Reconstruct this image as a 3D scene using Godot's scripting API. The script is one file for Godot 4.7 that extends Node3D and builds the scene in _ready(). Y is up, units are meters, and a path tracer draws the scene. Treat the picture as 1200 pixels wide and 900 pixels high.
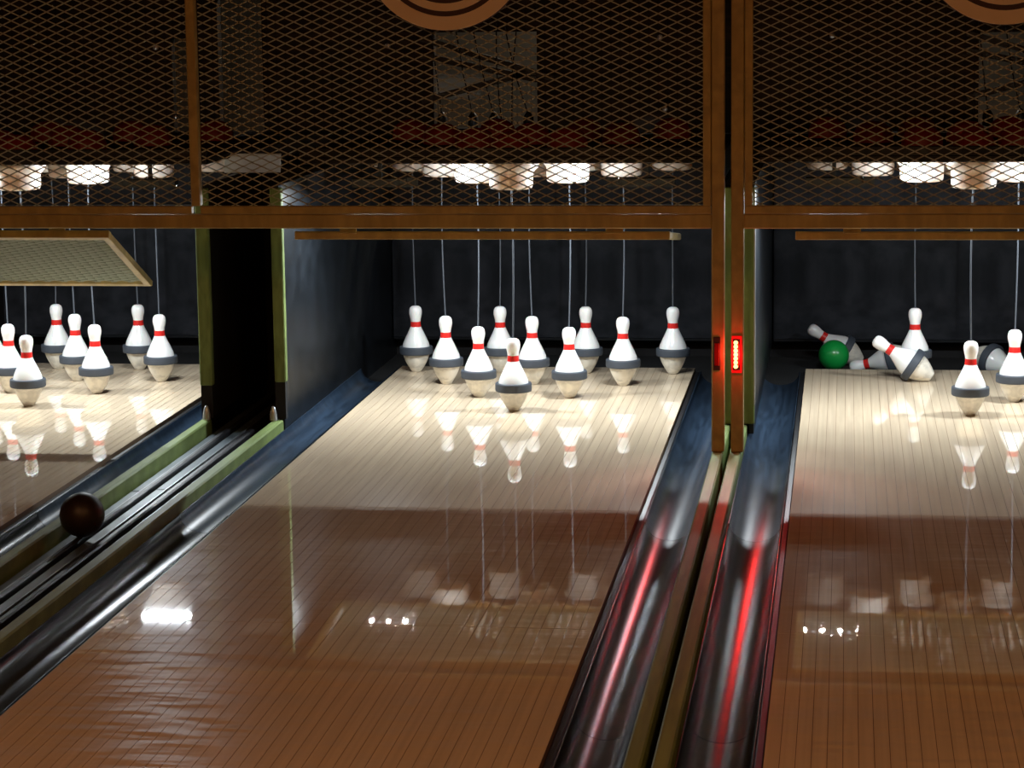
extends Node3D
# Three string-pin bowling lanes seen from the approach: pins, mesh screens, gutters, ball return.
# Metres, y up. Lane surface is y = 0, the back row of pins stands at z = 0, the camera looks towards -z.

const HALF := 0.529            # half a lane's width
const MIDDLE := 0.0            # lane centre lines
const RIGHT := 1.4487
const LEFT := -1.621
const SPACE := 0.3048          # distance between neighbouring pins
const ROW := 0.26397
const FRONT := 1.58            # front face of the painted screen frames
const PLATE := 0.803           # underside of the plates that the pins are pulled up to

var M := {}
var shared := {}
var rng := RandomNumberGenerator.new()

# ------------------------------------------------------------------ mesh building
class Shape:
	var v := PackedVector3Array()
	var n := PackedVector3Array()
	var i := PackedInt32Array()
	func tri(a: Vector3, b: Vector3, c: Vector3, na: Vector3, nb: Vector3, nc: Vector3) -> void:
		var k := v.size()
		v.append_array([a, b, c])
		n.append_array([na, nb, nc])
		if (b - a).cross(c - a).dot(na + nb + nc) > 0.0:
			i.append_array([k, k + 2, k + 1])
		else:
			i.append_array([k, k + 1, k + 2])
	func quad(a: Vector3, b: Vector3, c: Vector3, d: Vector3, out: Vector3) -> void:
		tri(a, b, c, out, out, out)
		tri(a, c, d, out, out, out)
	func box(c: Vector3, s: Vector3, turn := Basis()) -> void:
		var h := s * 0.5
		for ax in 3:
			for sg in [-1.0, 1.0]:
				var u := (ax + 1) % 3
				var w := (ax + 2) % 3
				var p := []
				for q in [[-1, -1], [1, -1], [1, 1], [-1, 1]]:
					var e := Vector3.ZERO
					e[ax] = sg * h[ax]
					e[u] = q[0] * h[u]
					e[w] = q[1] * h[w]
					p.append(c + turn * e)
				var o := Vector3.ZERO
				o[ax] = sg
				quad(p[0], p[1], p[2], p[3], turn * o)
	# a box with its twelve edges cut off
	func soft(c: Vector3, s: Vector3, b: float, turn := Basis()) -> void:
		var h := s * 0.5
		b = minf(b, minf(h.x, minf(h.y, h.z)) * 0.9)
		for ax in 3:
			var u := (ax + 1) % 3
			var w := (ax + 2) % 3
			for sg in [-1.0, 1.0]:
				var p := []
				for q in [[-1, -1], [1, -1], [1, 1], [-1, 1]]:
					var e := Vector3.ZERO
					e[ax] = sg * h[ax]
					e[u] = q[0] * (h[u] - b)
					e[w] = q[1] * (h[w] - b)
					p.append(c + turn * e)
				var o := Vector3.ZERO
				o[ax] = sg
				quad(p[0], p[1], p[2], p[3], turn * o)
			for su in [-1.0, 1.0]:          # edges along ax
				for sw in [-1.0, 1.0]:
					var p := []
					for q in [[-1, 0], [1, 0], [1, 1], [-1, 1]]:
						var e := Vector3.ZERO
						e[ax] = q[0] * (h[ax] - b)
						e[u] = su * (h[u] - (b if q[1] == 1 else 0.0))
						e[w] = sw * (h[w] - (0.0 if q[1] == 1 else b))
						p.append(c + turn * e)
					var o := Vector3.ZERO
					o[u] = su
					o[w] = sw
					quad(p[0], p[1], p[2], p[3], turn * o.normalized())
		for sx in [-1.0, 1.0]:
			for sy in [-1.0, 1.0]:
				for sz in [-1.0, 1.0]:
					var o := Vector3(sx, sy, sz)
					var pts := []
					for ax in 3:
						var e := Vector3(sx * (h.x - b), sy * (h.y - b), sz * (h.z - b))
						e[ax] = o[ax] * h[ax]
						pts.append(c + turn * e)
					var nn := turn * o.normalized()
					tri(pts[0], pts[1], pts[2], nn, nn, nn)
	# profile: [radius, height] from bottom to top, turned round the y axis
	func lathe(profile: Array, seg: int, at := Transform3D()) -> void:
		var m := profile.size()
		var pn := []
		for k in m:
			var a: Vector2 = profile[maxi(k - 1, 0)]
			var b: Vector2 = profile[mini(k + 1, m - 1)]
			var d := b - a
			pn.append(Vector2(d.y, -d.x).normalized())
		for s in seg:
			var a0 := TAU * s / seg
			var a1 := TAU * (s + 1) / seg
			for k in m - 1:
				var q := []
				var qn := []
				for e in [[k, a0], [k, a1], [k + 1, a1], [k + 1, a0]]:
					var p: Vector2 = profile[e[0]]
					var pnn: Vector2 = pn[e[0]]
					q.append(at * Vector3(p.x * cos(e[1]), p.y, p.x * sin(e[1])))
					qn.append((at.basis * Vector3(pnn.x * cos(e[1]), pnn.y, pnn.x * sin(e[1]))).normalized())
				if (profile[k] as Vector2).x > 1e-6:
					tri(q[0], q[1], q[2], qn[0], qn[1], qn[2])
				if (profile[k + 1] as Vector2).x > 1e-6:
					tri(q[0], q[2], q[3], qn[0], qn[2], qn[3])
	func tube(pts: Array, r: float, seg := 8) -> void:
		var rings := []
		var norms := []
		for k in pts.size():
			var a: Vector3 = pts[maxi(k - 1, 0)]
			var b: Vector3 = pts[mini(k + 1, pts.size() - 1)]
			var d := (b - a).normalized()
			var u := d.cross(Vector3.RIGHT if absf(d.x) < 0.9 else Vector3.UP).normalized()
			var w := d.cross(u)
			var ring := []
			var nr := []
			for s in seg:
				var o := u * cos(TAU * s / seg) + w * sin(TAU * s / seg)
				ring.append((pts[k] as Vector3) + o * r)
				nr.append(o)
			rings.append(ring)
			norms.append(nr)
		for k in pts.size() - 1:
			for s in seg:
				var t := (s + 1) % seg
				tri(rings[k][s], rings[k][t], rings[k + 1][t], norms[k][s], norms[k][t], norms[k + 1][t])
				tri(rings[k][s], rings[k + 1][t], rings[k + 1][s], norms[k][s], norms[k + 1][t], norms[k + 1][s])
	# an open or closed section in the xy plane, swept along z
	func sweep(section: Array, normals: Array, z0: float, z1: float) -> void:
		for k in section.size() - 1:
			var a: Vector2 = section[k]
			var b: Vector2 = section[k + 1]
			var na: Vector2 = normals[k]
			var nb: Vector2 = normals[k + 1]
			var A := Vector3(a.x, a.y, z0)
			var B := Vector3(b.x, b.y, z0)
			var C := Vector3(b.x, b.y, z1)
			var D := Vector3(a.x, a.y, z1)
			var NA := Vector3(na.x, na.y, 0)
			var NB := Vector3(nb.x, nb.y, 0)
			tri(A, B, C, NA, NB, NB)
			tri(A, C, D, NA, NB, NA)
	func mesh() -> ArrayMesh:
		var arr := []
		arr.resize(Mesh.ARRAY_MAX)
		arr[Mesh.ARRAY_VERTEX] = v
		arr[Mesh.ARRAY_NORMAL] = n
		arr[Mesh.ARRAY_INDEX] = i
		var m := ArrayMesh.new()
		m.add_surface_from_arrays(Mesh.PRIMITIVE_TRIANGLES, arr)
		return m

func part(called: String, s, mat: Material, parent: Node3D = self) -> MeshInstance3D:
	var o := MeshInstance3D.new()
	o.name = called
	o.mesh = s.mesh() if s is Shape else s
	o.material_override = null
	for k in o.mesh.get_surface_count():
		o.set_surface_override_material(k, mat)
	o.cast_shadow = GeometryInstance3D.SHADOW_CASTING_SETTING_ON
	parent.add_child(o, true)
	return o

var taken := {}
func numbered(called: String) -> String:
	taken[called] = taken.get(called, -1) + 1
	return called if taken[called] == 0 else "%s_%03d" % [called, taken[called]]

func tag(o: Node3D, label: String, category: String, group := "") -> void:
	o.set_meta("label", label)
	o.set_meta("category", category)
	if group:
		o.set_meta("group", group)

func thing(called: String, label: String, category: String, at := Vector3.ZERO, group := "") -> Node3D:
	var o := Node3D.new()
	o.name = numbered(called)
	add_child(o)
	o.position = at
	tag(o, label, category, group)
	return o

func struct(called: String, s, mat: Material) -> MeshInstance3D:
	var o := part(called, s, mat)
	o.set_meta("kind", "structure")
	return o

func boxed(c: Vector3, s: Vector3, b := 0.0, turn := Basis()) -> Shape:
	var sh := Shape.new()
	if b > 0.0:
		sh.soft(c, s, b, turn)
	else:
		sh.box(c, s, turn)
	return sh

# between two corners
func span(lo: Vector3, hi: Vector3, b := 0.0) -> Shape:
	return boxed((lo + hi) * 0.5, hi - lo, b)

# ------------------------------------------------------------------ materials
func lin(r: float, g: float, b: float) -> Color:
	return Color(r, g, b).linear_to_srgb()

func mat(c: Color, rough := 0.6, metal := 0.0) -> StandardMaterial3D:
	var m := StandardMaterial3D.new()
	m.albedo_color = c
	m.roughness = rough
	m.metallic = metal
	return m

func triplanar(m: StandardMaterial3D, scale: Vector3) -> void:
	m.uv1_triplanar = true
	m.uv1_world_triplanar = true
	m.uv1_scale = scale
	m.uv1_triplanar_sharpness = 8.0

# grey picture of stretched noise: sx, sy cells across and down; lo..hi is the range of tones
func streaks(size: int, sx: float, sy: float, lo: float, hi: float, sd: int, contrast := 1.0) -> ImageTexture:
	var nz := FastNoiseLite.new()
	nz.seed = sd
	nz.noise_type = FastNoiseLite.TYPE_SIMPLEX
	nz.fractal_octaves = 4
	nz.frequency = 1.0
	var im := Image.create(size, size, false, Image.FORMAT_RGB8)
	for y in size:
		for x in size:
			# wrapped on a torus, so that it repeats without a seam
			var ax := TAU * x / size
			var ay := TAU * y / size
			var t := nz.get_noise_3d(cos(ax) * sx / TAU + 7.0, sin(ax) * sx / TAU, sin(ay) * sy / TAU + cos(ay) * sy / TAU * 0.7)
			t = clampf(0.5 + t * contrast, 0.0, 1.0)
			var g := lerpf(lo, hi, t)
			im.set_pixel(x, y, Color(g, g, g))
	return ImageTexture.create_from_image(im)

# gentle swell of the lacquer, as a normal map in floating point
func swell(size: int, across: float, along: float, slope: float, sd: int) -> ImageTexture:
	var nz := FastNoiseLite.new()
	nz.seed = sd
	nz.fractal_octaves = 2
	nz.frequency = 1.0
	var h := PackedFloat32Array()
	h.resize(size * size)
	for y in size:
		for x in size:
			var ax := TAU * x / size
			var ay := TAU * y / size
			h[y * size + x] = nz.get_noise_3d(cos(ax) * across / TAU, sin(ax) * across / TAU + 3.0, sin(ay) * along / TAU) + nz.get_noise_3d(cos(ay) * along / TAU, sin(ax) * across / TAU, cos(ax) * across / TAU + 9.0)
	var im := Image.create(size, size, false, Image.FORMAT_RGBF)
	for y in size:
		for x in size:
			var gx := (h[y * size + (x + 1) % size] - h[y * size + x]) * size
			var gy := (h[((y + 1) % size) * size + x] - h[y * size + x]) * size
			var nn := Vector3(-gx * slope, -gy * slope, 1.0).normalized()
			im.set_pixel(x, y, Color(nn.x * 0.5 + 0.5, nn.y * 0.5 + 0.5, nn.z * 0.5 + 0.5))
	return ImageTexture.create_from_image(im)

func materials() -> void:
	# maple boards, clear lacquer; tones vary from board to board
	var grain := streaks(512, 60.0, 3.0, 0.94, 1.0, 5)
	var wave := swell(512, 5.0, 38.0, 0.0009, 11)
	M.deck = []
	M.board = []
	for k in 5:
		var f: float = [1.0, 0.985, 0.993, 0.975, 0.99][k]
		for kind in ["deck", "board"]:
			var m := mat(lin(0.70 * f, 0.565 * f * (0.995 if k % 2 else 1.0), 0.40 * f), 0.32)
			m.albedo_texture = grain
			m.clearcoat_enabled = true
			m.clearcoat = 0.9
			m.clearcoat_roughness = 0.022
			m.metallic_specular = 0.06
			triplanar(m, Vector3(0.9, 0.9, 0.5))
			if kind == "board":
				m.normal_enabled = true
				m.normal_texture = wave
				m.normal_scale = 1.0
			M[kind].append(m)
	M.joint = mat(lin(0.15, 0.09, 0.045), 0.7)
	M.edge = mat(lin(0.008, 0.008, 0.009), 0.45)
	# paint
	M.ochre = mat(lin(0.46, 0.325, 0.10), 0.45)
	M.ochre.albedo_texture = streaks(256, 9.0, 9.0, 0.86, 1.0, 21)
	triplanar(M.ochre, Vector3(2, 2, 2))
	M.mesh = mat(lin(0.40, 0.42, 0.32), 0.5)
	M.olive = mat(lin(0.22, 0.30, 0.10), 0.55)
	M.olive.metallic_specular = 0.3
	M.olive.albedo_texture = streaks(256, 14.0, 5.0, 0.85, 1.0, 31)
	triplanar(M.olive, Vector3(2.5, 2.5, 0.6))
	M.sign = mat(lin(0.85, 0.66, 0.42), 0.6)
	M.sign_dark = mat(lin(0.05, 0.02, 0.02), 0.6)
	# black and charcoal surfaces of the pit
	M.gutter = mat(lin(0.020, 0.026, 0.036), 0.26)
	M.gutter.albedo_texture = streaks(512, 40.0, 6.0, 0.78, 1.0, 41, 1.3)
	M.gutter.metallic_specular = 0.32
	M.gutter.normal_enabled = true
	M.gutter.normal_texture = swell(512, 10.0, 26.0, 0.0002, 47)
	triplanar(M.gutter, Vector3(0.8, 0.8, 0.8))
	M.gutter_deck = mat(lin(0.028, 0.048, 0.080), 0.30)
	M.gutter_deck.metallic_specular = 0.35
	M.gutter_deck.albedo_texture = M.gutter.albedo_texture
	triplanar(M.gutter_deck, Vector3(1.1, 1.1, 0.7))
	M.kick = mat(lin(0.011, 0.014, 0.018), 0.34)
	M.kick.albedo_texture = streaks(512, 5.0, 7.0, 0.75, 1.0, 51, 1.0)
	triplanar(M.kick, Vector3(1.2, 1.2, 1.2))
	M.curtain = mat(lin(0.040, 0.043, 0.051), 0.5)
	M.curtain.metallic_specular = 0.15
	M.curtain.albedo_texture = streaks(512, 5.0, 6.0, 0.75, 1.0, 57, 1.0)
	triplanar(M.curtain, Vector3(1.4, 1.4, 1.4))
	M.black = mat(lin(0.010, 0.010, 0.011), 0.85)
	M.pit = mat(lin(0.014, 0.014, 0.015), 0.9)
	M.track = mat(lin(0.10, 0.125, 0.14), 0.35, 0.4)
	M.rubber_rail = mat(lin(0.010, 0.010, 0.012), 0.4)
	M.steel = mat(lin(0.45, 0.47, 0.5), 0.3, 0.9)
	M.chrome = mat(lin(0.62, 0.68, 0.75), 0.28, 0.55)
	# pins
	M.pin = mat(lin(0.84, 0.84, 0.82), 0.24)
	M.pin.subsurf_scatter_enabled = true
	M.pin.subsurf_scatter_strength = 0.12
	M.pin.clearcoat_enabled = true
	M.pin.clearcoat = 0.3
	M.pin.clearcoat_roughness = 0.1
	M.pin_low = mat(lin(0.80, 0.76, 0.66), 0.34)
	M.pin_low.albedo_texture = streaks(256, 6.0, 6.0, 0.88, 1.0, 61, 1.2)
	triplanar(M.pin_low, Vector3(5, 9, 5))
	M.stripe = mat(lin(0.62, 0.022, 0.018), 0.3)
	M.ring = mat(lin(0.048, 0.058, 0.074), 0.6)
	M.string = mat(lin(0.06, 0.07, 0.085), 0.7)
	M.cup = mat(lin(0.80, 0.79, 0.74), 0.35)
	M.cup.backlight_enabled = true
	M.cup.backlight = lin(0.90, 0.58, 0.20)
	M.red_cap = mat(lin(0.30, 0.012, 0.012), 0.45)
	M.knob = mat(lin(0.006, 0.006, 0.006), 0.6)
	M.wood = mat(lin(0.024, 0.014, 0.009), 0.6)
	M.wood.metallic_specular = 0.25
	M.wood.albedo_texture = streaks(512, 4.0, 30.0, 0.55, 1.0, 71, 1.3)
	triplanar(M.wood, Vector3(1, 1, 1))
	M.beam = mat(lin(0.016, 0.012, 0.009), 0.6)
	M.plaster = mat(lin(0.50, 0.48, 0.42), 0.9)
	M.green = mat(lin(0.006, 0.33, 0.055), 0.16)
	M.green.clearcoat_enabled = true
	M.green.clearcoat = 0.5
	M.brown = mat(lin(0.016, 0.008, 0.006), 0.45)
	M.house = mat(lin(0.02, 0.02, 0.02), 0.5)
	M.room_wall = mat(lin(0.22, 0.15, 0.09), 0.9)
	M.ceiling = mat(lin(0.10, 0.075, 0.05), 0.9)
	M.approach = mat(lin(0.42, 0.28, 0.14), 0.35)
	M.approach.albedo_texture = grain
	triplanar(M.approach, Vector3(0.9, 0.9, 0.5))
	M.glow = mat(Color(0.9, 0.95, 1.0), 0.5)
	M.glow.emission_enabled = true
	M.glow.emission = Color(0.92, 0.97, 1.0)
	M.glow.emission_energy_multiplier = 6.0
	M.warm_glow = mat(Color(1.0, 0.8, 0.55), 0.5)
	M.warm_glow.emission_enabled = true
	M.warm_glow.emission = Color(1.0, 0.74, 0.45)
	M.warm_glow.emission_energy_multiplier = 1.5
	M.led = mat(Color(1.0, 0.55, 0.3), 0.3)
	M.led.emission_enabled = true
	M.led.emission = lin(1.0, 0.42, 0.12)
	M.led.emission_energy_multiplier = 5.0
	M.lens = mat(lin(0.55, 0.01, 0.01), 0.15)
	M.lens.emission_enabled = true
	M.lens.emission = lin(1.0, 0.01, 0.01)
	M.lens.emission_energy_multiplier = 0.4
	M.lens_off = mat(lin(0.16, 0.004, 0.004), 0.2)
	M.slot = mat(lin(0.02, 0.006, 0.006), 0.5)

# ------------------------------------------------------------------ scene
func _ready() -> void:
	rng.seed = 20
	view_and_light()
	materials()
	room()
	lanes()
	gutters()
	dividers()
	pits()
	screens()
	guards()
	machines()
	pins()
	balls()

func view_and_light() -> void:
	var cam := Camera3D.new()
	cam.name = "camera"
	cam.fov = 2.0 * rad_to_deg(atan(450.0 / 2922.2))
	cam.near = 0.05
	cam.far = 60.0
	cam.position = Vector3(1.0559, 1.3649, 8.6515)
	cam.rotation = Vector3(-0.15982, 0.13423, -0.01289)
	add_child(cam)
	cam.current = true
	var env := Environment.new()
	env.background_mode = Environment.BG_COLOR
	env.background_color = Color.BLACK
	env.tonemap_mode = Environment.TONE_MAPPER_LINEAR
	env.tonemap_exposure = 1.0
	env.sdfgi_enabled = true
	env.ssao_enabled = true
	env.ssil_enabled = true
	var we := WorldEnvironment.new()
	we.name = "environment"
	we.environment = env
	add_child(we)

func area(called: String, at: Vector3, towards: Vector3, size: Vector2, c: Color, energy: float) -> void:
	var l := AreaLight3D.new()
	l.name = called
	l.area_size = size
	l.area_normalize_energy = true
	l.light_color = c
	l.light_energy = energy
	l.shadow_enabled = true
	l.area_range = 30.0
	add_child(l, true)
	var up := Vector3.UP if absf(towards.normalized().y) < 0.9 else Vector3.FORWARD
	l.look_at_from_position(at, at + towards, up)

func room() -> void:
	var x0 := -4.2
	var x1 := 5.2
	var z0 := -2.4
	var z1 := 13.0
	var h := 3.1
	struct("floor", span(Vector3(x0, -0.4, z0), Vector3(x1, -0.22, z1)), M.pit)
	struct("ceiling", span(Vector3(x0, h, z0), Vector3(x1, h + 0.15, z1)), M.ceiling)
	struct("wall_left", span(Vector3(x0 - 0.15, -0.4, z0), Vector3(x0, h, z1)), M.room_wall)
	struct("wall_right", span(Vector3(x1, -0.4, z0), Vector3(x1 + 0.15, h, z1)), M.room_wall)
	struct("wall_rear", span(Vector3(x0, -0.4, z1), Vector3(x1, h, z1 + 0.15)), M.room_wall)
	struct("wall_far", span(Vector3(x0, -0.4, z0 - 0.15), Vector3(x1, h, z0)), M.plaster)
	# raised floor of the approach, in front of the lanes
	var ap := struct("floor_approach", span(Vector3(x0, -0.22, 7.0), Vector3(x1, 0.0, z1)), M.approach)
	ap.name = "floor_approach"
	# the partition that the machines stand against, with service openings
	var s := Shape.new()
	var zc := -0.93
	var th := 0.06
	var bands := [[-1.56, -1.49, 0.80, 1.165], [-1.372, -1.196, 0.80, 1.33], [-0.524, -0.122, 0.809, 1.177], [1.545, 1.96, 0.80, 1.157]]
	var x := x0
	for b in bands:
		s.box(Vector3((x + b[0]) * 0.5, (h - 0.4) * 0.5, zc), Vector3(b[0] - x, h + 0.4, th))
		s.box(Vector3((b[0] + b[1]) * 0.5, (b[2] - 0.4) * 0.5, zc), Vector3(b[1] - b[0], b[2] + 0.4, th))
		s.box(Vector3((b[0] + b[1]) * 0.5, (b[3] + h) * 0.5, zc), Vector3(b[1] - b[0], h - b[3], th))
		x = b[1]
	s.box(Vector3((x + x1) * 0.5, (h - 0.4) * 0.5, zc), Vector3(x1 - x, h + 0.4, th))
	struct("wall_back", s, M.wood)
	# ceiling panels over the approach: the warm light of the hall
	for p in [Vector3(-1.2, h, 7.4), Vector3(2.6, h, 7.4), Vector3(0.7, h, 10.4)]:
		var t := thing("ceiling_light", "warm square ceiling light panel over the approach", "ceiling light", p, "ceiling lights over the approach")
		part("frame", boxed(Vector3(0, -0.02, 0), Vector3(1.0, 0.04, 1.0), 0.01), M.house, t)
		part("diffuser", boxed(Vector3(0, -0.043, 0), Vector3(0.9, 0.008, 0.9)), M.warm_glow, t)
		area("ceiling_light_source", p + Vector3(0, -0.06, 0), Vector3.DOWN, Vector2(0.9, 0.9), lin(1.0, 0.435, 0.17), 4.5)
	# service light behind the machines
	var sl := thing("service_light", "bulkhead lamp on the wall behind the machines", "lamp", Vector3(0.5, 2.2, -2.4))
	part("base", boxed(Vector3(0, 0, 0.02), Vector3(0.4, 0.14, 0.04), 0.01), M.house, sl)
	part("diffuser", boxed(Vector3(0, 0, 0.055), Vector3(0.34, 0.09, 0.03), 0.01), M.warm_glow, sl)
	area("service_light_source", Vector3(0.5, 2.2, -2.31), Vector3(0, -0.3, 1), Vector2(0.34, 0.09), lin(1.0, 0.9, 0.72), 5.0)

# ------------------------------------------------------------------ lanes and gutters
func lanes() -> void:
	var spec := [[MIDDLE, "middle bowling lane of narrow maple boards carrying a full rack of ten pins"],
		[RIGHT, "bowling lane of narrow maple boards with knocked-down pins and a green ball"],
		[LEFT, "bowling lane of narrow maple boards below the lowered mesh guard"]]
	var count := 38
	var w := HALF * 2.0 / count
	var cuts := [[-0.128, 2.305, "deck"], [2.307, 3.509, "board"], [3.511, 7.0, "board"]]
	var meshes := []
	for c in cuts:
		var zl: float = c[1] - c[0]
		meshes.append(boxed(Vector3(0, -0.015, 0), Vector3(w - 0.0013, 0.03, zl)).mesh())
	for sp in spec:
		var t := thing("bowling_lane", sp[1], "lane", Vector3(sp[0], 0, 0))
		part("bed", span(Vector3(-HALF, -0.06, -0.126), Vector3(HALF, -0.0009, 6.999)), M.joint, t)
		for k in count:
			var x := -HALF + (k + 0.5) * w
			for c in 3:
				var kind: String = cuts[c][2]
				var o := part("board", meshes[c], M[kind][(k * 7 + c * 3 + (k * k) % 3) % 5], t)
				o.position = Vector3(x, 0, (cuts[c][0] + cuts[c][1]) * 0.5)
		for sd in [-1.0, 1.0]:
			part("side_strip", boxed(Vector3(sd * (HALF + 0.009), -0.034, 3.43), Vector3(0.017, 0.045, 7.1), 0.003), M.edge, t)

# the channel between x = a (lane side) and x = b (divider side)
func gutter(a: float, b: float, label: String) -> void:
	var t := thing("gutter", label, "gutter")
	var cuts := [[-0.128, 2.38, "gutter_deck"], [2.383, 4.10, "gutter"], [4.104, 7.0, "gutter"]]
	var sg := signf(b - a)
	var l := a + sg * 0.019
	var r := b - sg * 0.001
	var sec := []
	var nor := []
	var cx := (l + r) * 0.5
	var rx := absf(r - l) * 0.5 - 0.004
	sec.append(Vector2(l, -0.012))
	nor.append(Vector2(0, 1))
	for k in 25:
		var an := PI * k / 24.0
		var p := Vector2(cx - sg * rx * cos(an), -0.012 - 0.047 * sin(an))
		sec.append(p)
		nor.append(Vector2((cx - p.x) / rx / rx, -(p.y + 0.012) / 0.047 / 0.047 + 0.0001).normalized())
	sec.append(Vector2(r, -0.012))
	nor.append(Vector2(0, 1))
	for cut in cuts:
		var s := Shape.new()
		s.sweep(sec, nor, cut[0], cut[1])
		# underside and ends give it thickness
		var low := []
		var ln := []
		for k in sec.size():
			low.append(sec[k] - (nor[k] as Vector2) * 0.004)
			ln.append(-(nor[k] as Vector2))
		s.sweep(low, ln, cut[0], cut[1])
		part("channel", s, M[cut[2]], t)

func gutters() -> void:
	gutter(HALF, 0.678, "black gutter of the middle lane beside the lit red lamp post")
	gutter(-HALF, -0.684, "black gutter of the middle lane beside the ball return")
	gutter(RIGHT - HALF, 0.763, "black gutter of the lane with the green ball, beside red lamp post")
	gutter(LEFT + HALF, -0.949, "black gutter of the lane below the lowered guard, beside the ball return")

func rail(x0: float, x1: float, z0: float, label: String) -> void:
	var t := part(numbered("divider_rail"), span(Vector3(minf(x0, x1), -0.075, z0), Vector3(maxf(x0, x1), 0.02, 7.0), 0.004), M.olive)
	tag(t, label, "rail")

func dividers() -> void:
	# rails of the narrow divider under the red lamp
	rail(0.679, 0.711, 1.12, "olive painted divider rail along the middle lane, at the red lamp post")
	rail(0.729, 0.762, 1.12, "olive painted divider rail along the green ball's lane, at red lamp post")
	rail(-0.718, -0.685, 1.117, "olive painted rail between the ball return and the middle lane")
	rail(-0.949, -0.916, 1.117, "olive painted rail between the ball return and the lowered guard's lane")
	# ball return between the left rails
	var t := thing("ball_return", "dark ball return track with steel strips between two olive rails", "ball return")
	part("tray", span(Vector3(-0.915, -0.09, 0.3), Vector3(-0.719, -0.05, 7.0)), M.rubber_rail, t)
	for cut in [[0.32, 2.06], [2.064, 7.0]]:
		part("strip", span(Vector3(-0.906, -0.05, cut[0]), Vector3(-0.872, -0.018, cut[1]), 0.003), M.track, t)
		part("strip", span(Vector3(-0.836, -0.05, cut[0]), Vector3(-0.802, -0.012, cut[1]), 0.003), M.track, t)
	part("steel_edge", span(Vector3(-0.868, -0.05, 0.32), Vector3(-0.865, -0.008, 7.0)), M.steel, t)
	part("steel_edge", span(Vector3(-0.797, -0.05, 0.32), Vector3(-0.794, -0.004, 7.0)), M.steel, t)
	part("steel_edge", span(Vector3(-0.757, -0.05, 0.32), Vector3(-0.754, -0.012, 7.0)), M.steel, t)
	part("steel_edge", span(Vector3(-0.733, -0.05, 0.32), Vector3(-0.730, -0.004, 7.0)), M.steel, t)
	part("rubber_rail", span(Vector3(-0.862, -0.05, 0.32), Vector3(-0.845, -0.002, 7.0), 0.004), M.rubber_rail, t)
	part("rubber_rail", span(Vector3(-0.786, -0.05, 0.32), Vector3(-0.768, -0.002, 7.0), 0.004), M.rubber_rail, t)
	# wide divider: side walls of the pit with the mouth of the ball return between them
	var k := thing("pit_divider", "dark divider with olive posts framing the black ball return mouth", "divider")
	part("side_wall", span(Vector3(-0.702, -0.10, -0.878), Vector3(-0.685, 0.752, 1.10)), M.kick, k)
	part("side_wall", span(Vector3(-0.948, -0.10, -0.878), Vector3(-0.931, 0.752, 1.10)), M.kick, k)
	part("inner_panel", span(Vector3(-0.931, -0.10, 0.28), Vector3(-0.702, 0.752, 0.30)), M.black, k)
	part("lining", span(Vector3(-0.931, 0.02, 0.30), Vector3(-0.925, 0.752, 1.08)), M.black, k)
	part("lining", span(Vector3(-0.708, 0.02, 0.30), Vector3(-0.702, 0.752, 1.08)), M.black, k)
	part("post", span(Vector3(-0.711, 0.138, 1.085), Vector3(-0.675, 0.745, 1.115), 0.003), M.olive, k)
	part("post", span(Vector3(-0.951, 0.125, 1.085), Vector3(-0.911, 0.745, 1.115), 0.003), M.olive, k)
	part("post_foot", span(Vector3(-0.711, 0.021, 1.085), Vector3(-0.678, 0.138, 1.112)), M.black, k)
	part("post_foot", span(Vector3(-0.949, 0.021, 1.085), Vector3(-0.913, 0.125, 1.112)), M.black, k)
	for x in [-0.7145, -0.9285]:
		var s := Shape.new()
		var prof := []
		for q in 13:
			var a := PI * 0.5 * q / 12.0
			prof.append(Vector2(0.0125 * cos(a), 0.046 * sin(a)))
		s.lathe(prof, 20)
		var c := part("steel_cap", s, M.chrome, k)
		c.position = Vector3(x, 0.02, 1.131)
	# narrow divider behind the lamp post
	var d := thing("pit_divider", "dark narrow divider with one wide olive front behind red lamp post", "divider")
	part("side_wall", span(Vector3(0.680, -0.10, -0.878), Vector3(0.694, 0.752, 1.10)), M.kick, d)
	part("side_wall", span(Vector3(0.767, -0.0115, -0.878), Vector3(0.781, 0.752, 1.10)), M.kick, d)
	part("core", span(Vector3(0.694, -0.10, -0.85), Vector3(0.7625, 0.75, 1.08)), M.black, d)
	part("front_board", span(Vector3(0.683, 0.021, 1.10), Vector3(0.784, 0.745, 1.118), 0.003), M.olive, d)
	part("edge_strip", span(Vector3(0.781, 0.08, 1.06), Vector3(0.785, 0.73, 1.119)), M.steel, d)

func pits() -> void:
	struct("floor_pit", span(Vector3(-4.2, -0.22, -0.90), Vector3(5.2, -0.07, -0.132)), M.pit)
	struct("wall_pit", span(Vector3(-4.2, -0.07, -0.899), Vector3(5.2, 0.79, -0.88)), M.black)
	for e in [[-0.684, 0.679, "charcoal rubber curtain hanging behind the full rack on the middle lane", 0.50],
		[0.783, 2.12, "charcoal rubber curtain hanging behind the green ball and fallen pins", 0.77],
		[-2.25, -0.95, "charcoal rubber curtain hanging behind the pins below the lowered guard", 0.50]]:
		var t := thing("pit_curtain", e[2], "curtain", Vector3((e[0] + e[1]) * 0.5, -0.015, -0.80))
		var w: float = e[1] - e[0]
		var tall: float = e[3]
		part("sheet", boxed(Vector3(0, 0.016 + tall * 0.5, 0), Vector3(w - 0.006, tall, 0.012), 0.002), M.curtain, t)
		part("hem", boxed(Vector3(0, 0.022, 0.004), Vector3(w - 0.008, 0.012, 0.018), 0.002), M.kick, t)
		part("rod", boxed(Vector3(0, 0.030 + tall, 0), Vector3(w - 0.004, 0.03, 0.03), 0.004), M.beam, t)

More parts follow.
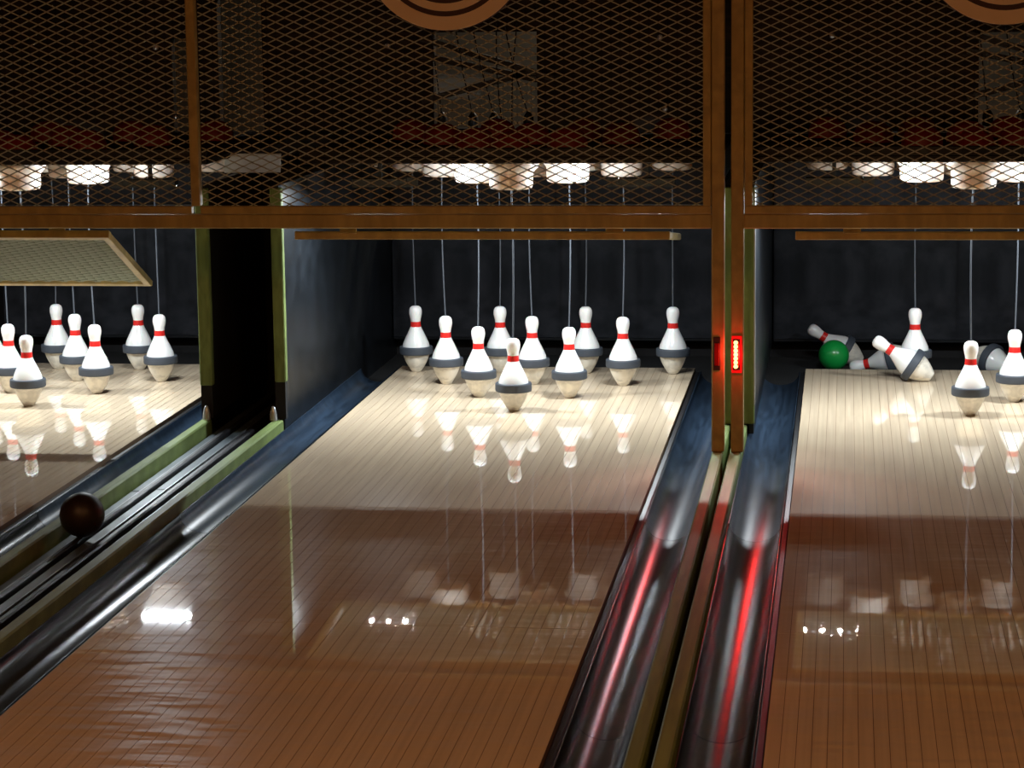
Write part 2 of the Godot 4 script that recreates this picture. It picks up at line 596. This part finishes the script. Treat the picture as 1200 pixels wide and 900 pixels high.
# ------------------------------------------------------------------ mesh screens in front of the machines
# expanded metal: diamonds pw wide and ph high filling a rectangle, in the xy plane
func expanded(x0: float, x1: float, y0: float, y1: float, pw: float, ph: float, wide: float, deep: float) -> Shape:
	var s := Shape.new()
	var nx := int(ceil((x1 - x0) / pw)) + 1
	var ny := int(ceil((y1 - y0) / ph)) + 1
	for dirn in [1.0, -1.0]:
		for j in range(-1, ny + 1):
			for k in range(-1, nx + 1):
				for half in 2:
					var a := Vector2(x0 + (k + 0.5 * half) * pw, y0 + j * ph + (0.0 if (half == 0) == (dirn > 0) else ph * 0.5))
					var b := Vector2(a.x + pw * 0.5, a.y + (ph * 0.5 if (half == 0) == (dirn > 0) else -ph * 0.5))
					if dirn < 0:
						a = Vector2(x0 + (k + 0.5 * half) * pw, y0 + j * ph + (ph * 0.5 if half == 0 else 0.0))
						b = Vector2(a.x + pw * 0.5, a.y + (-ph * 0.5 if half == 0 else -ph * 0.5))
						if half == 1:
							b = Vector2(a.x + pw * 0.5, a.y - ph * 0.5)
					else:
						a = Vector2(x0 + (k + 0.5 * half) * pw, y0 + j * ph + (0.0 if half == 0 else ph * 0.5))
						b = Vector2(a.x + pw * 0.5, a.y + ph * 0.5)
					if minf(a.x, b.x) < x0 - 0.001 or maxf(a.x, b.x) > x1 + 0.001 or minf(a.y, b.y) < y0 - 0.001 or maxf(a.y, b.y) > y1 + 0.001:
						# cut the strand at the rectangle
						var t0 := 0.0
						var t1 := 1.0
						var d := b - a
						for ax in 2:
							var lo: float = [x0, y0][ax]
							var hi: float = [x1, y1][ax]
							var u: float = (lo - a[ax]) / d[ax]
							var w2: float = (hi - a[ax]) / d[ax]
							t0 = maxf(t0, minf(u, w2))
							t1 = minf(t1, maxf(u, w2))
						if t1 - t0 < 0.02:
							continue
						b = a + d * t1
						a = a + d * t0
					var m := (a + b) * 0.5
					var an := (b - a).angle()
					s.box(Vector3(m.x, m.y, 0), Vector3((b - a).length() + wide * 0.6, wide, deep), Basis(Vector3.BACK, an))
	return s

func bar(parent: Node3D, called: String, lo: Vector3, hi: Vector3, b := 0.003) -> void:
	part(called, span(lo, hi, b), M.ochre, parent)

func mesh_panel(parent: Node3D, x0: float, x1: float, outer_left: bool, outer_right: bool) -> void:
	# inner frame of flat bars, with the expanded metal behind them
	var y0 := 0.7085
	var y1 := 1.44
	var f := 0.0225
	var p := Node3D.new()
	p.name = "mesh_panel"
	parent.add_child(p, true)
	part("lower_bar", span(Vector3(x0, y0, FRONT - 0.024), Vector3(x1, y0 + f, FRONT + 0.001), 0.002), M.ochre, p)
	part("upper_bar", span(Vector3(x0, y1 - f, FRONT - 0.024), Vector3(x1, y1, FRONT + 0.001), 0.002), M.ochre, p)
	if outer_left:
		part("side_bar", span(Vector3(x0, y0 + f, FRONT - 0.024), Vector3(x0 + f, y1 - f, FRONT + 0.001), 0.002), M.ochre, p)
	if outer_right:
		part("side_bar", span(Vector3(x1 - f, y0 + f, FRONT - 0.024), Vector3(x1, y1 - f, FRONT + 0.001), 0.002), M.ochre, p)
	var s := expanded(x0 + 0.004, x1 - 0.004, y0 + 0.008, y1 - 0.008, 0.0538, 0.0244, 0.0032, 0.003)
	var o := part("expanded_mesh", s, M.mesh, p)
	o.position.z = FRONT - 0.028
	o.set_meta("kind", "stuff")

func disc_sign(x: float, label: String) -> void:
	var t := thing("disc_sign", label, "sign", Vector3(x, 1.472, FRONT + 0.012))
	var turn := Transform3D(Basis(Vector3.RIGHT, PI / 2), Vector3.ZERO)
	var rings := [[0.242, 0.0, 0.010, "sign_dark", "backing"], [0.240, 0.201, 0.016, "sign", "outer_ring"], [0.1865, 0.1645, 0.016, "sign", "inner_ring"]]
	for r in rings:
		var s := Shape.new()
		var ro: float = r[0]
		var ri: float = r[1]
		var th: float = r[2]
		s.lathe([Vector2(ri, -0.004), Vector2(ro, -0.004)], 72, turn)
		s.lathe([Vector2(ro, -0.004), Vector2(ro, th - 0.001)], 72, turn)
		s.lathe([Vector2(ro, th - 0.001), Vector2(ro - 0.001, th)], 72, turn)
		s.lathe([Vector2(ro - 0.001, th), Vector2(maxf(ri, 0.0), th)], 72, turn)
		if ri > 0.0:
			s.lathe([Vector2(ri, th), Vector2(ri, -0.004)], 72, turn)
		part(r[4], s, M[r[3]], t)

func screens() -> void:
	var back := FRONT - 0.04
	var t := thing("screen_frame", "ochre steel frame holding mesh over the middle and lowered-guard lanes", "screen")
	bar(t, "crossbar", Vector3(-2.75, 0.666, back), Vector3(0.678, 0.707, FRONT))
	bar(t, "post", Vector3(0.678, 0.021, back), Vector3(0.7145, 1.50, FRONT))
	bar(t, "top_bar", Vector3(-2.75, 1.442, back), Vector3(0.678, 1.50, FRONT))
	bar(t, "mullion", Vector3(-0.8355, 0.7315, back + 0.01), Vector3(-0.8085, 1.44, FRONT + 0.003))
	mesh_panel(t, -0.809, 0.6765, false, true)
	mesh_panel(t, -2.70, -0.835, true, false)
	var u := thing("screen_frame", "ochre steel frame holding mesh over the green ball's lane", "screen")
	bar(u, "crossbar", Vector3(0.7695, 0.666, back), Vector3(2.55, 0.707, FRONT))
	bar(u, "post", Vector3(0.7335, 0.021, back), Vector3(0.7695, 1.50, FRONT))
	bar(u, "top_bar", Vector3(0.7695, 1.442, back), Vector3(2.55, 1.50, FRONT))
	mesh_panel(u, 0.7715, 2.52, true, true)
	disc_sign(-0.072, "round sign with tan rings on mesh over the middle lane")
	disc_sign(1.486, "round sign with tan rings on mesh over the green ball's lane")
	# red signal lamp set in the right-hand post, and its dark twin in the other
	var lamp := thing("signal_lamp", "glowing red upright signal lamp set in the ochre post", "signal lamp", Vector3(0.7485, 0.306, FRONT))
	part("bezel", boxed(Vector3(0.002, 0, 0.001), Vector3(0.030, 0.108, 0.006), 0.002), M.lens, lamp)
	part("recess", boxed(Vector3(0.001, 0, 0.0042), Vector3(0.021, 0.088, 0.0015)), M.slot, lamp)
	for k in 7:
		var s := Shape.new()
		var prof := []
		for q in 7:
			var a := PI * 0.5 * q / 6.0
			prof.append(Vector2(0.0062 * cos(a), 0.005 * sin(a)))
		s.lathe(prof, 12, Transform3D(Basis(Vector3.RIGHT, PI / 2), Vector3(-0.001, -0.0345 + k * 0.0115, 0.005)))
		part("led", s, M.led, lamp)
	var side := Shape.new()
	var arc := []
	for q in 9:
		var a := lerpf(-1.0, 1.0, q / 8.0)
		arc.append(Vector3(0.0105 - 0.004 * a * a, a * 0.036, 0.0055))
	side.tube(arc, 0.0012, 6)
	part("reflector_edge", side, M.lens, lamp)
	var light := OmniLight3D.new()
	light.name = "signal_lamp_source"
	light.light_color = lin(1.0, 0.03, 0.03)
	light.light_energy = 0.016
	light.light_size = 0.01
	light.omni_range = 20.0
	light.omni_attenuation = 2.0
	light.shadow_enabled = true
	light.position = Vector3(0.7485, 0.306, FRONT + 0.021)
	add_child(light)
	var beam := SpotLight3D.new()
	beam.name = "signal_lamp_beam"
	beam.light_color = lin(1.0, 0.02, 0.025)
	beam.light_energy = 0.10
	beam.light_size = 0.01
	beam.spot_range = 20.0
	beam.spot_attenuation = 2.0
	beam.spot_angle = 85.0
	beam.shadow_enabled = true
	beam.position = Vector3(0.7475, 0.306, FRONT + 0.024)
	beam.rotation.y = PI
	add_child(beam)
	var off := thing("signal_lamp", "unlit dark red upright signal lamp in the ochre post", "signal lamp", Vector3(0.6935, 0.308, FRONT))
	part("bezel", boxed(Vector3(0, 0, 0.001), Vector3(0.020, 0.096, 0.004), 0.001), M.slot, off)
	part("lens", boxed(Vector3(0, -0.002, 0.0035), Vector3(0.015, 0.066, 0.003), 0.001), M.lens_off, off)

# hinged mesh guards behind the frames
func guards() -> void:
	for g in [[-0.541, 0.557, -6.2, "raised mesh guard edge-on below the crossbar of the middle lane"],
		[0.914, 2.02, -6.2, "raised mesh guard edge-on below the crossbar of the green ball's lane"],
		[-2.16, -1.100, -24.3, "lowered mesh guard tilting down over the pins, brightly lit"]]:
		var t := thing("mesh_guard", g[3], "guard", Vector3(0, 0.641, 1.524))
		t.rotation_degrees.x = g[2]
		var a: float = g[0]
		var b: float = g[1]
		var n := 0.478
		var f := 0.024
		bar(t, "hinge_bar", Vector3(a, -0.012, -0.012), Vector3(b, 0.012, 0.012), 0.002)
		bar(t, "end_bar", Vector3(a, -0.009, -n), Vector3(b, 0.009, -n + f), 0.002)
		bar(t, "side_bar", Vector3(a, -0.010, -n + f), Vector3(a + f, 0.010, -0.012), 0.002)
		bar(t, "side_bar", Vector3(b - f, -0.010, -n + f), Vector3(b, 0.010, -0.012), 0.002)
		var s := expanded(a + f * 0.6, b - f * 0.6, 0.0, n - f * 0.8, 0.0538, 0.0244, 0.0028, 0.0055)
		var o := part("expanded_mesh", s, M.mesh, t)
		o.rotation.x = -PI / 2
		o.position.z = -0.006
		o.set_meta("kind", "stuff")
		for x in [a + 0.16, b - 0.16]:
			part("hinge", boxed(Vector3(x, 0.022, 0.012), Vector3(0.05, 0.034, 0.006), 0.001, Basis(Vector3.RIGHT, -deg_to_rad(g[2]) * 0.5)), M.ochre, t)

# ------------------------------------------------------------------ pin machines
func cup_shape() -> Shape:
	var s := Shape.new()
	# rounded box-like cup, open below
	s.lathe([Vector2(0.040, 0.002), Vector2(0.058, 0.0), Vector2(0.066, 0.003), Vector2(0.0695, 0.010), Vector2(0.0705, 0.030), Vector2(0.0705, 0.050), Vector2(0.076, 0.058), Vector2(0.088, 0.070), Vector2(0.091, 0.078), Vector2(0.091, 0.087)], 36)
	s.lathe([Vector2(0.085, 0.087), Vector2(0.072, 0.062), Vector2(0.0665, 0.050), Vector2(0.064, 0.012), Vector2(0.052, 0.005), Vector2(0.040, 0.002)], 36)
	return s

func cap_shape() -> Shape:
	var s := Shape.new()
	s.lathe([Vector2(0.066, 0.0), Vector2(0.066, 0.025), Vector2(0.055, 0.05), Vector2(0.03, 0.066), Vector2(0.0, 0.07)], 28)
	return s

func row_pos(r: int, k: int) -> Vector2:      # r = 0 is the back row
	return Vector2((k - (3 - r) * 0.5) * SPACE, r * ROW)

const ROWS := ["back row", "third row", "second row", "front"]

# words for a place in the rack, counted from the ball-return side (or the red-lamp side)
func place(r: int, k: int, side: String) -> String:
	if r == 3:
		return "front of the triangle"
	return ["back row", "third row", "second row"][r] + ", " + ["first", "second", "third", "fourth"][k] + " from " + side

func machines() -> void:
	var cup := cup_shape().mesh()
	var cap := cap_shape().mesh()
	var spec := [[MIDDLE, "above the full rack", "ball return", true, true], [RIGHT, "above fallen pins", "red lamp", true, false], [LEFT, "above the lowered guard", "outer wall", false, true]]
	for sp in spec:
		var cx: float = sp[0]
		var p := thing("spotting_plate", "dark wooden plate holding white pin cups " + sp[1], "plate", Vector3(cx, PLATE, 0))
		part("board", span(Vector3(-0.66, 0.0, -0.22), Vector3(0.66, 0.022, 0.90), 0.003), M.wood, p)
		part("front_lip", span(Vector3(-0.66, 0.022, 0.885), Vector3(0.66, 0.05, 0.90), 0.002), M.wood, p)
		for r in 4:
			for k in 4 - r:
				var q := row_pos(r, k)
				var c := thing("pin_cup", "white plastic pin cup " + sp[1] + ", " + place(r, k, sp[2]), "cup", Vector3(cx + q.x, PLATE - 0.0875, q.y), "white pin cups under the plates")
				part("cup_wall", cup, M.cup, c)
				var rc := part("red_cap", cap, M.red_cap, c)
				rc.position.y = 0.110
				rc.set_meta("label", "dark red cap above the plate")
		# two slim strip lamps under each plate, shining down on the pins
		for sd in [-1.0, 1.0]:
			var words: String = {MIDDLE: ["ball return", "red lamp post"], RIGHT: ["red lamp post", "far side"], LEFT: ["outer side", "ball return"]}[cx][0 if sd < 0 else 1]
			var at := Vector3(cx + sd * 0.43, 0.722, 0.75)
			var l := thing("strip_lamp", "slim black strip lamp " + sp[1] + ", on the side of the " + words, "lamp", at, "strip lamps under the plates")
			part("housing", span(Vector3(-0.09, 0.004, -0.018), Vector3(0.09, 0.026, 0.022), 0.003), M.house, l)
			part("skirt", span(Vector3(-0.09, -0.0025, 0.018), Vector3(0.09, 0.008, 0.022)), M.house, l)
			part("bracket", span(Vector3(-0.006, 0.026, -0.004), Vector3(0.006, 0.0805, 0.008)), M.house, l)
			part("shade", boxed(Vector3(-sd * 0.108, 0.013, 0.020), Vector3(0.036, 0.030, 0.004)), M.house, l)
			part("tube", span(Vector3(-0.085, 0.0, -0.006), Vector3(0.085, 0.004, 0.006)), M.glow, l)
			area("strip_lamp_source", at + Vector3(0, -0.003, 0), Vector3(0, -1, 0.3), Vector2(0.17, 0.010), lin(0.88, 0.955, 1.0), 1.2)
			part("end_tube", boxed(Vector3(-sd * 0.092, 0.014, 0.0), Vector3(0.004, 0.018, 0.034)), M.glow, l)
			area("strip_lamp_end_source", at + Vector3(-sd * 0.096, 0.014, 0.0), Vector3(-sd, 0.0, -0.6), Vector2(0.034, 0.018), lin(0.88, 0.955, 1.0), 0.75)
	opening_gear(-0.32, "middle lane")
	opening_gear(1.75, "green ball's lane")
	bolts()
	var rod := part(numbered("guide_rod"), boxed(Vector3(-0.672, 0.698, -0.58), Vector3(0.012, 0.008, 0.26), 0.002), M.cup)
	tag(rod, "short white guide rod on the divider wall above the full rack", "rod")
	var br := part(numbered("machine_bracket"), boxed(Vector3(-0.885, 0.786, 0.6), Vector3(0.19, 0.064, 0.004), 0.001, Basis(Vector3.RIGHT, -0.25)), M.plaster)
	tag(br, "pale sheet metal bracket standing on top of the ball return divider", "bracket")

# dark struts and slack strings seen against the lit service openings
func opening_gear(cx: float, words: String) -> void:
	var z := -0.893
	var t := thing("machine_strut", "dark crossing struts in the service opening above the " + words, "strut")
	for e in [[-0.25, 1.155, 0.26, 1.00], [-0.25, 1.09, 0.20, 0.995], [-0.25, 0.915, 0.16, 1.02]]:
		var a := Vector2(cx + e[0], e[1])
		var b := Vector2(cx + e[2], e[3])
		part("bar", boxed(Vector3((a.x + b.x) * 0.5, (a.y + b.y) * 0.5, z), Vector3((b - a).length(), 0.024, 0.012), 0.002, Basis(Vector3.BACK, (b - a).angle())), M.beam, t)
	for e in [[-0.115, -0.085, -0.05, 1], [-0.05, -0.01, 0.032, 1], [0.045, 0.045, 0.064, 0], [0.075, 0.115, 0.165, 1], [0.125, 0.105, 0.10, 0], [-0.21, -0.19, -0.17, 1]]:
		var s := thing("pull_cord", ("thin black cord ending in a knob, " if e[3] else "thin black cord without a knob, ") + "service opening above the " + words, "cord", Vector3(cx, 0, z + 0.0095), "cords in the opening above the " + words)
		var sh := Shape.new()
		sh.tube([Vector3(e[0], 1.21, 0), Vector3(e[1], 1.02, 0), Vector3(e[2], 0.862 if e[3] else 0.80, 0)], 0.003, 6)
		part("cord", sh, M.knob, s)
		if e[3]:
			var kn := Shape.new()
			kn.lathe([Vector2(0.0, -0.055), Vector2(0.020, -0.05), Vector2(0.020, -0.01), Vector2(0.008, 0.01), Vector2(0.0, 0.014)], 12, Transform3D(Basis(), Vector3(e[2], 0.862, 0)))
			part("knob", kn, M.knob, s)

func bolts() -> void:
	var s := Shape.new()
	s.lathe([Vector2(0.011, 0.0), Vector2(0.011, 0.004), Vector2(0.007, 0.007), Vector2(0.0, 0.008)], 12, Transform3D(Basis(Vector3.RIGHT, PI / 2), Vector3.ZERO))
	var m := s.mesh()
	for p in [[-1.62, 1.13], [-1.55, 0.86], [-0.70, 1.13], [-0.74, 0.88], [0.37, 0.88], [0.35, 1.15], [0.98, 0.87], [1.0, 1.15]]:
		var o := part(numbered("wall_bolt"), m, M.steel)
		o.position = Vector3(p[0], p[1], -0.899)
		tag(o, "small steel bolt head on the dark machine partition", "bolt", "bolts on the machine partition")

# ------------------------------------------------------------------ pins
func pin_meshes() -> void:
	var top := [Vector2(0.0490, 0.0880), Vector2(0.0462, 0.1020), Vector2(0.0405, 0.1150), Vector2(0.0345, 0.1280), Vector2(0.0285, 0.1400), Vector2(0.0228, 0.1520), Vector2(0.0192, 0.1612)]
	var head := [Vector2(0.0178, 0.1800), Vector2(0.0186, 0.1880), Vector2(0.0208, 0.1970), Vector2(0.0226, 0.2060), Vector2(0.0231, 0.2140), Vector2(0.0222, 0.2225), Vector2(0.0190, 0.2300), Vector2(0.0130, 0.2345), Vector2(0.0060, 0.2360), Vector2(0.0, 0.2362)]
	var low := [Vector2(0.0, 0.0), Vector2(0.0150, 0.0), Vector2(0.0178, 0.0022), Vector2(0.0230, 0.0100), Vector2(0.0295, 0.0205), Vector2(0.0357, 0.0315), Vector2(0.0408, 0.0425), Vector2(0.0447, 0.0530), Vector2(0.0473, 0.0630), Vector2(0.0490, 0.0740), Vector2(0.0490, 0.0880)]
	var s := Shape.new()
	s.lathe(top, 40)
	s.lathe(head, 40)
	shared.body = s.mesh()
	s = Shape.new()
	s.lathe(low, 40)
	shared.low = s.mesh()
	s = Shape.new()
	s.lathe([Vector2(0.0192, 0.1612), Vector2(0.0184, 0.1690), Vector2(0.0178, 0.1800)], 40)
	shared.stripe = s.mesh()
	s = Shape.new()
	var ring := []
	for k in 25:                         # rounded rectangle section
		var a := TAU * k / 24.0 - PI
		var cx := signf(cos(a)) * pow(absf(cos(a)), 0.45)
		var cy := signf(sin(a)) * pow(absf(sin(a)), 0.45)
		ring.append(Vector2(0.0527 + 0.0066 * cx, 0.0775 + 0.0140 * cy))
	s.lathe(ring, 44)
	shared.ring = s.mesh()

func pin(label: String, at: Vector3, turn := Vector3.ZERO, string := true, sway := Vector2.ZERO) -> Node3D:
	var t := thing("bowling_pin", label, "bowling pin", at, "white bowling pins")
	t.rotation_degrees = turn
	part("lower_body", shared.low, M.pin_low, t)
	part("upper_body", shared.body, M.pin, t)
	part("neck_stripe", shared.stripe, M.stripe, t)
	part("rubber_ring", shared.ring, M.ring, t)
	if string:
		var s := Shape.new()
		var pts := []
		for k in 13:
			var f := k / 12.0
			var bow := sin(PI * f) * 0.006 + (1.0 - f) * (1.0 - f) * 0.0
			pts.append(Vector3(sway.x * f - bow, lerpf(0.234, 0.795, f), sway.y * f))
		s.tube(pts, 0.0026, 8)
		part("pull_string", s, M.string, t)
	return t

func pins() -> void:
	pin_meshes()
	for r in 4:
		for k in 4 - r:
			var q := row_pos(r, k)
			var o := Vector3(MIDDLE + q.x + rng.randf_range(-0.003, 0.003), 0, q.y + rng.randf_range(-0.003, 0.003))
			if r == 1 and k == 1:
				o.x -= 0.008
			pin("white pin of the full rack, " + place(r, k, "ball return"), o, Vector3(0, rng.randf_range(0, 360), 0), true, Vector2(rng.randf_range(-0.004, 0.003), 0))
	for e in [[0, 1], [0, 2], [1, 0], [1, 1], [1, 2], [2, 0], [2, 1], [3, 0]]:
		var q := row_pos(e[0], e[1])
		var words := "head pin" if e[0] == 3 else ""
		pin("white pin under the lowered guard, " + place(e[0], e[1], "outer wall") + ("" if words == "" else ", " + words), Vector3(LEFT + q.x, 0, q.y), Vector3(0, rng.randf_range(0, 360), 0))
	# lane with the green ball
	for e in [[0, 1, "white standing pin right behind the leaning pin"], [3, 0, "white head pin standing ahead of the leaning pin"], [2, 1, "white standing pin in second row of the green ball's lane"]]:
		var q := row_pos(e[0], e[1])
		pin(e[2], Vector3(RIGHT + q.x, 0, q.y), Vector3(0, rng.randf_range(0, 360), 0))
	pin("fallen white pin leaning on its rubber ring on the lane boards", Vector3(1.352, 0.0142, 0.13), Vector3(0, -6, 57.2), false)
	pin("fallen white pin in the pit directly behind the green ball", Vector3(1.119, -0.0560, -0.69), Vector3(0, 4, 57), false)
	pin("fallen white pin lying in the pit between green ball and leaning pin", Vector3(1.300, 0.0099, -0.455), Vector3(0, -10, 105.2), false)
	pin("fallen white pin lying in the pit behind the standing head pin", Vector3(1.527, 0.0099, -0.50), Vector3(0, 140, 105.2), false)

func balls() -> void:
	for b in [["bowling_ball", "glossy green bowling ball in the pit among fallen pins", "green", Vector3(1.0160, -0.0133, -0.55), 0.0565],
		["bowling_ball", "dark brown bowling ball rolling along the ball return track", "brown", Vector3(-0.845, 0.0535, 2.70), 0.0565]]:
		var s := Shape.new()
		var prof := []
		for k in 33:
			var a := -PI / 2 + PI * k / 32.0
			prof.append(Vector2(maxf(cos(a), 0.0) * b[4], sin(a) * b[4]))
		s.lathe(prof, 48)
		var o := part(numbered(b[0]), s, M[b[2]])
		o.position = b[3]
		tag(o, b[1], "ball")
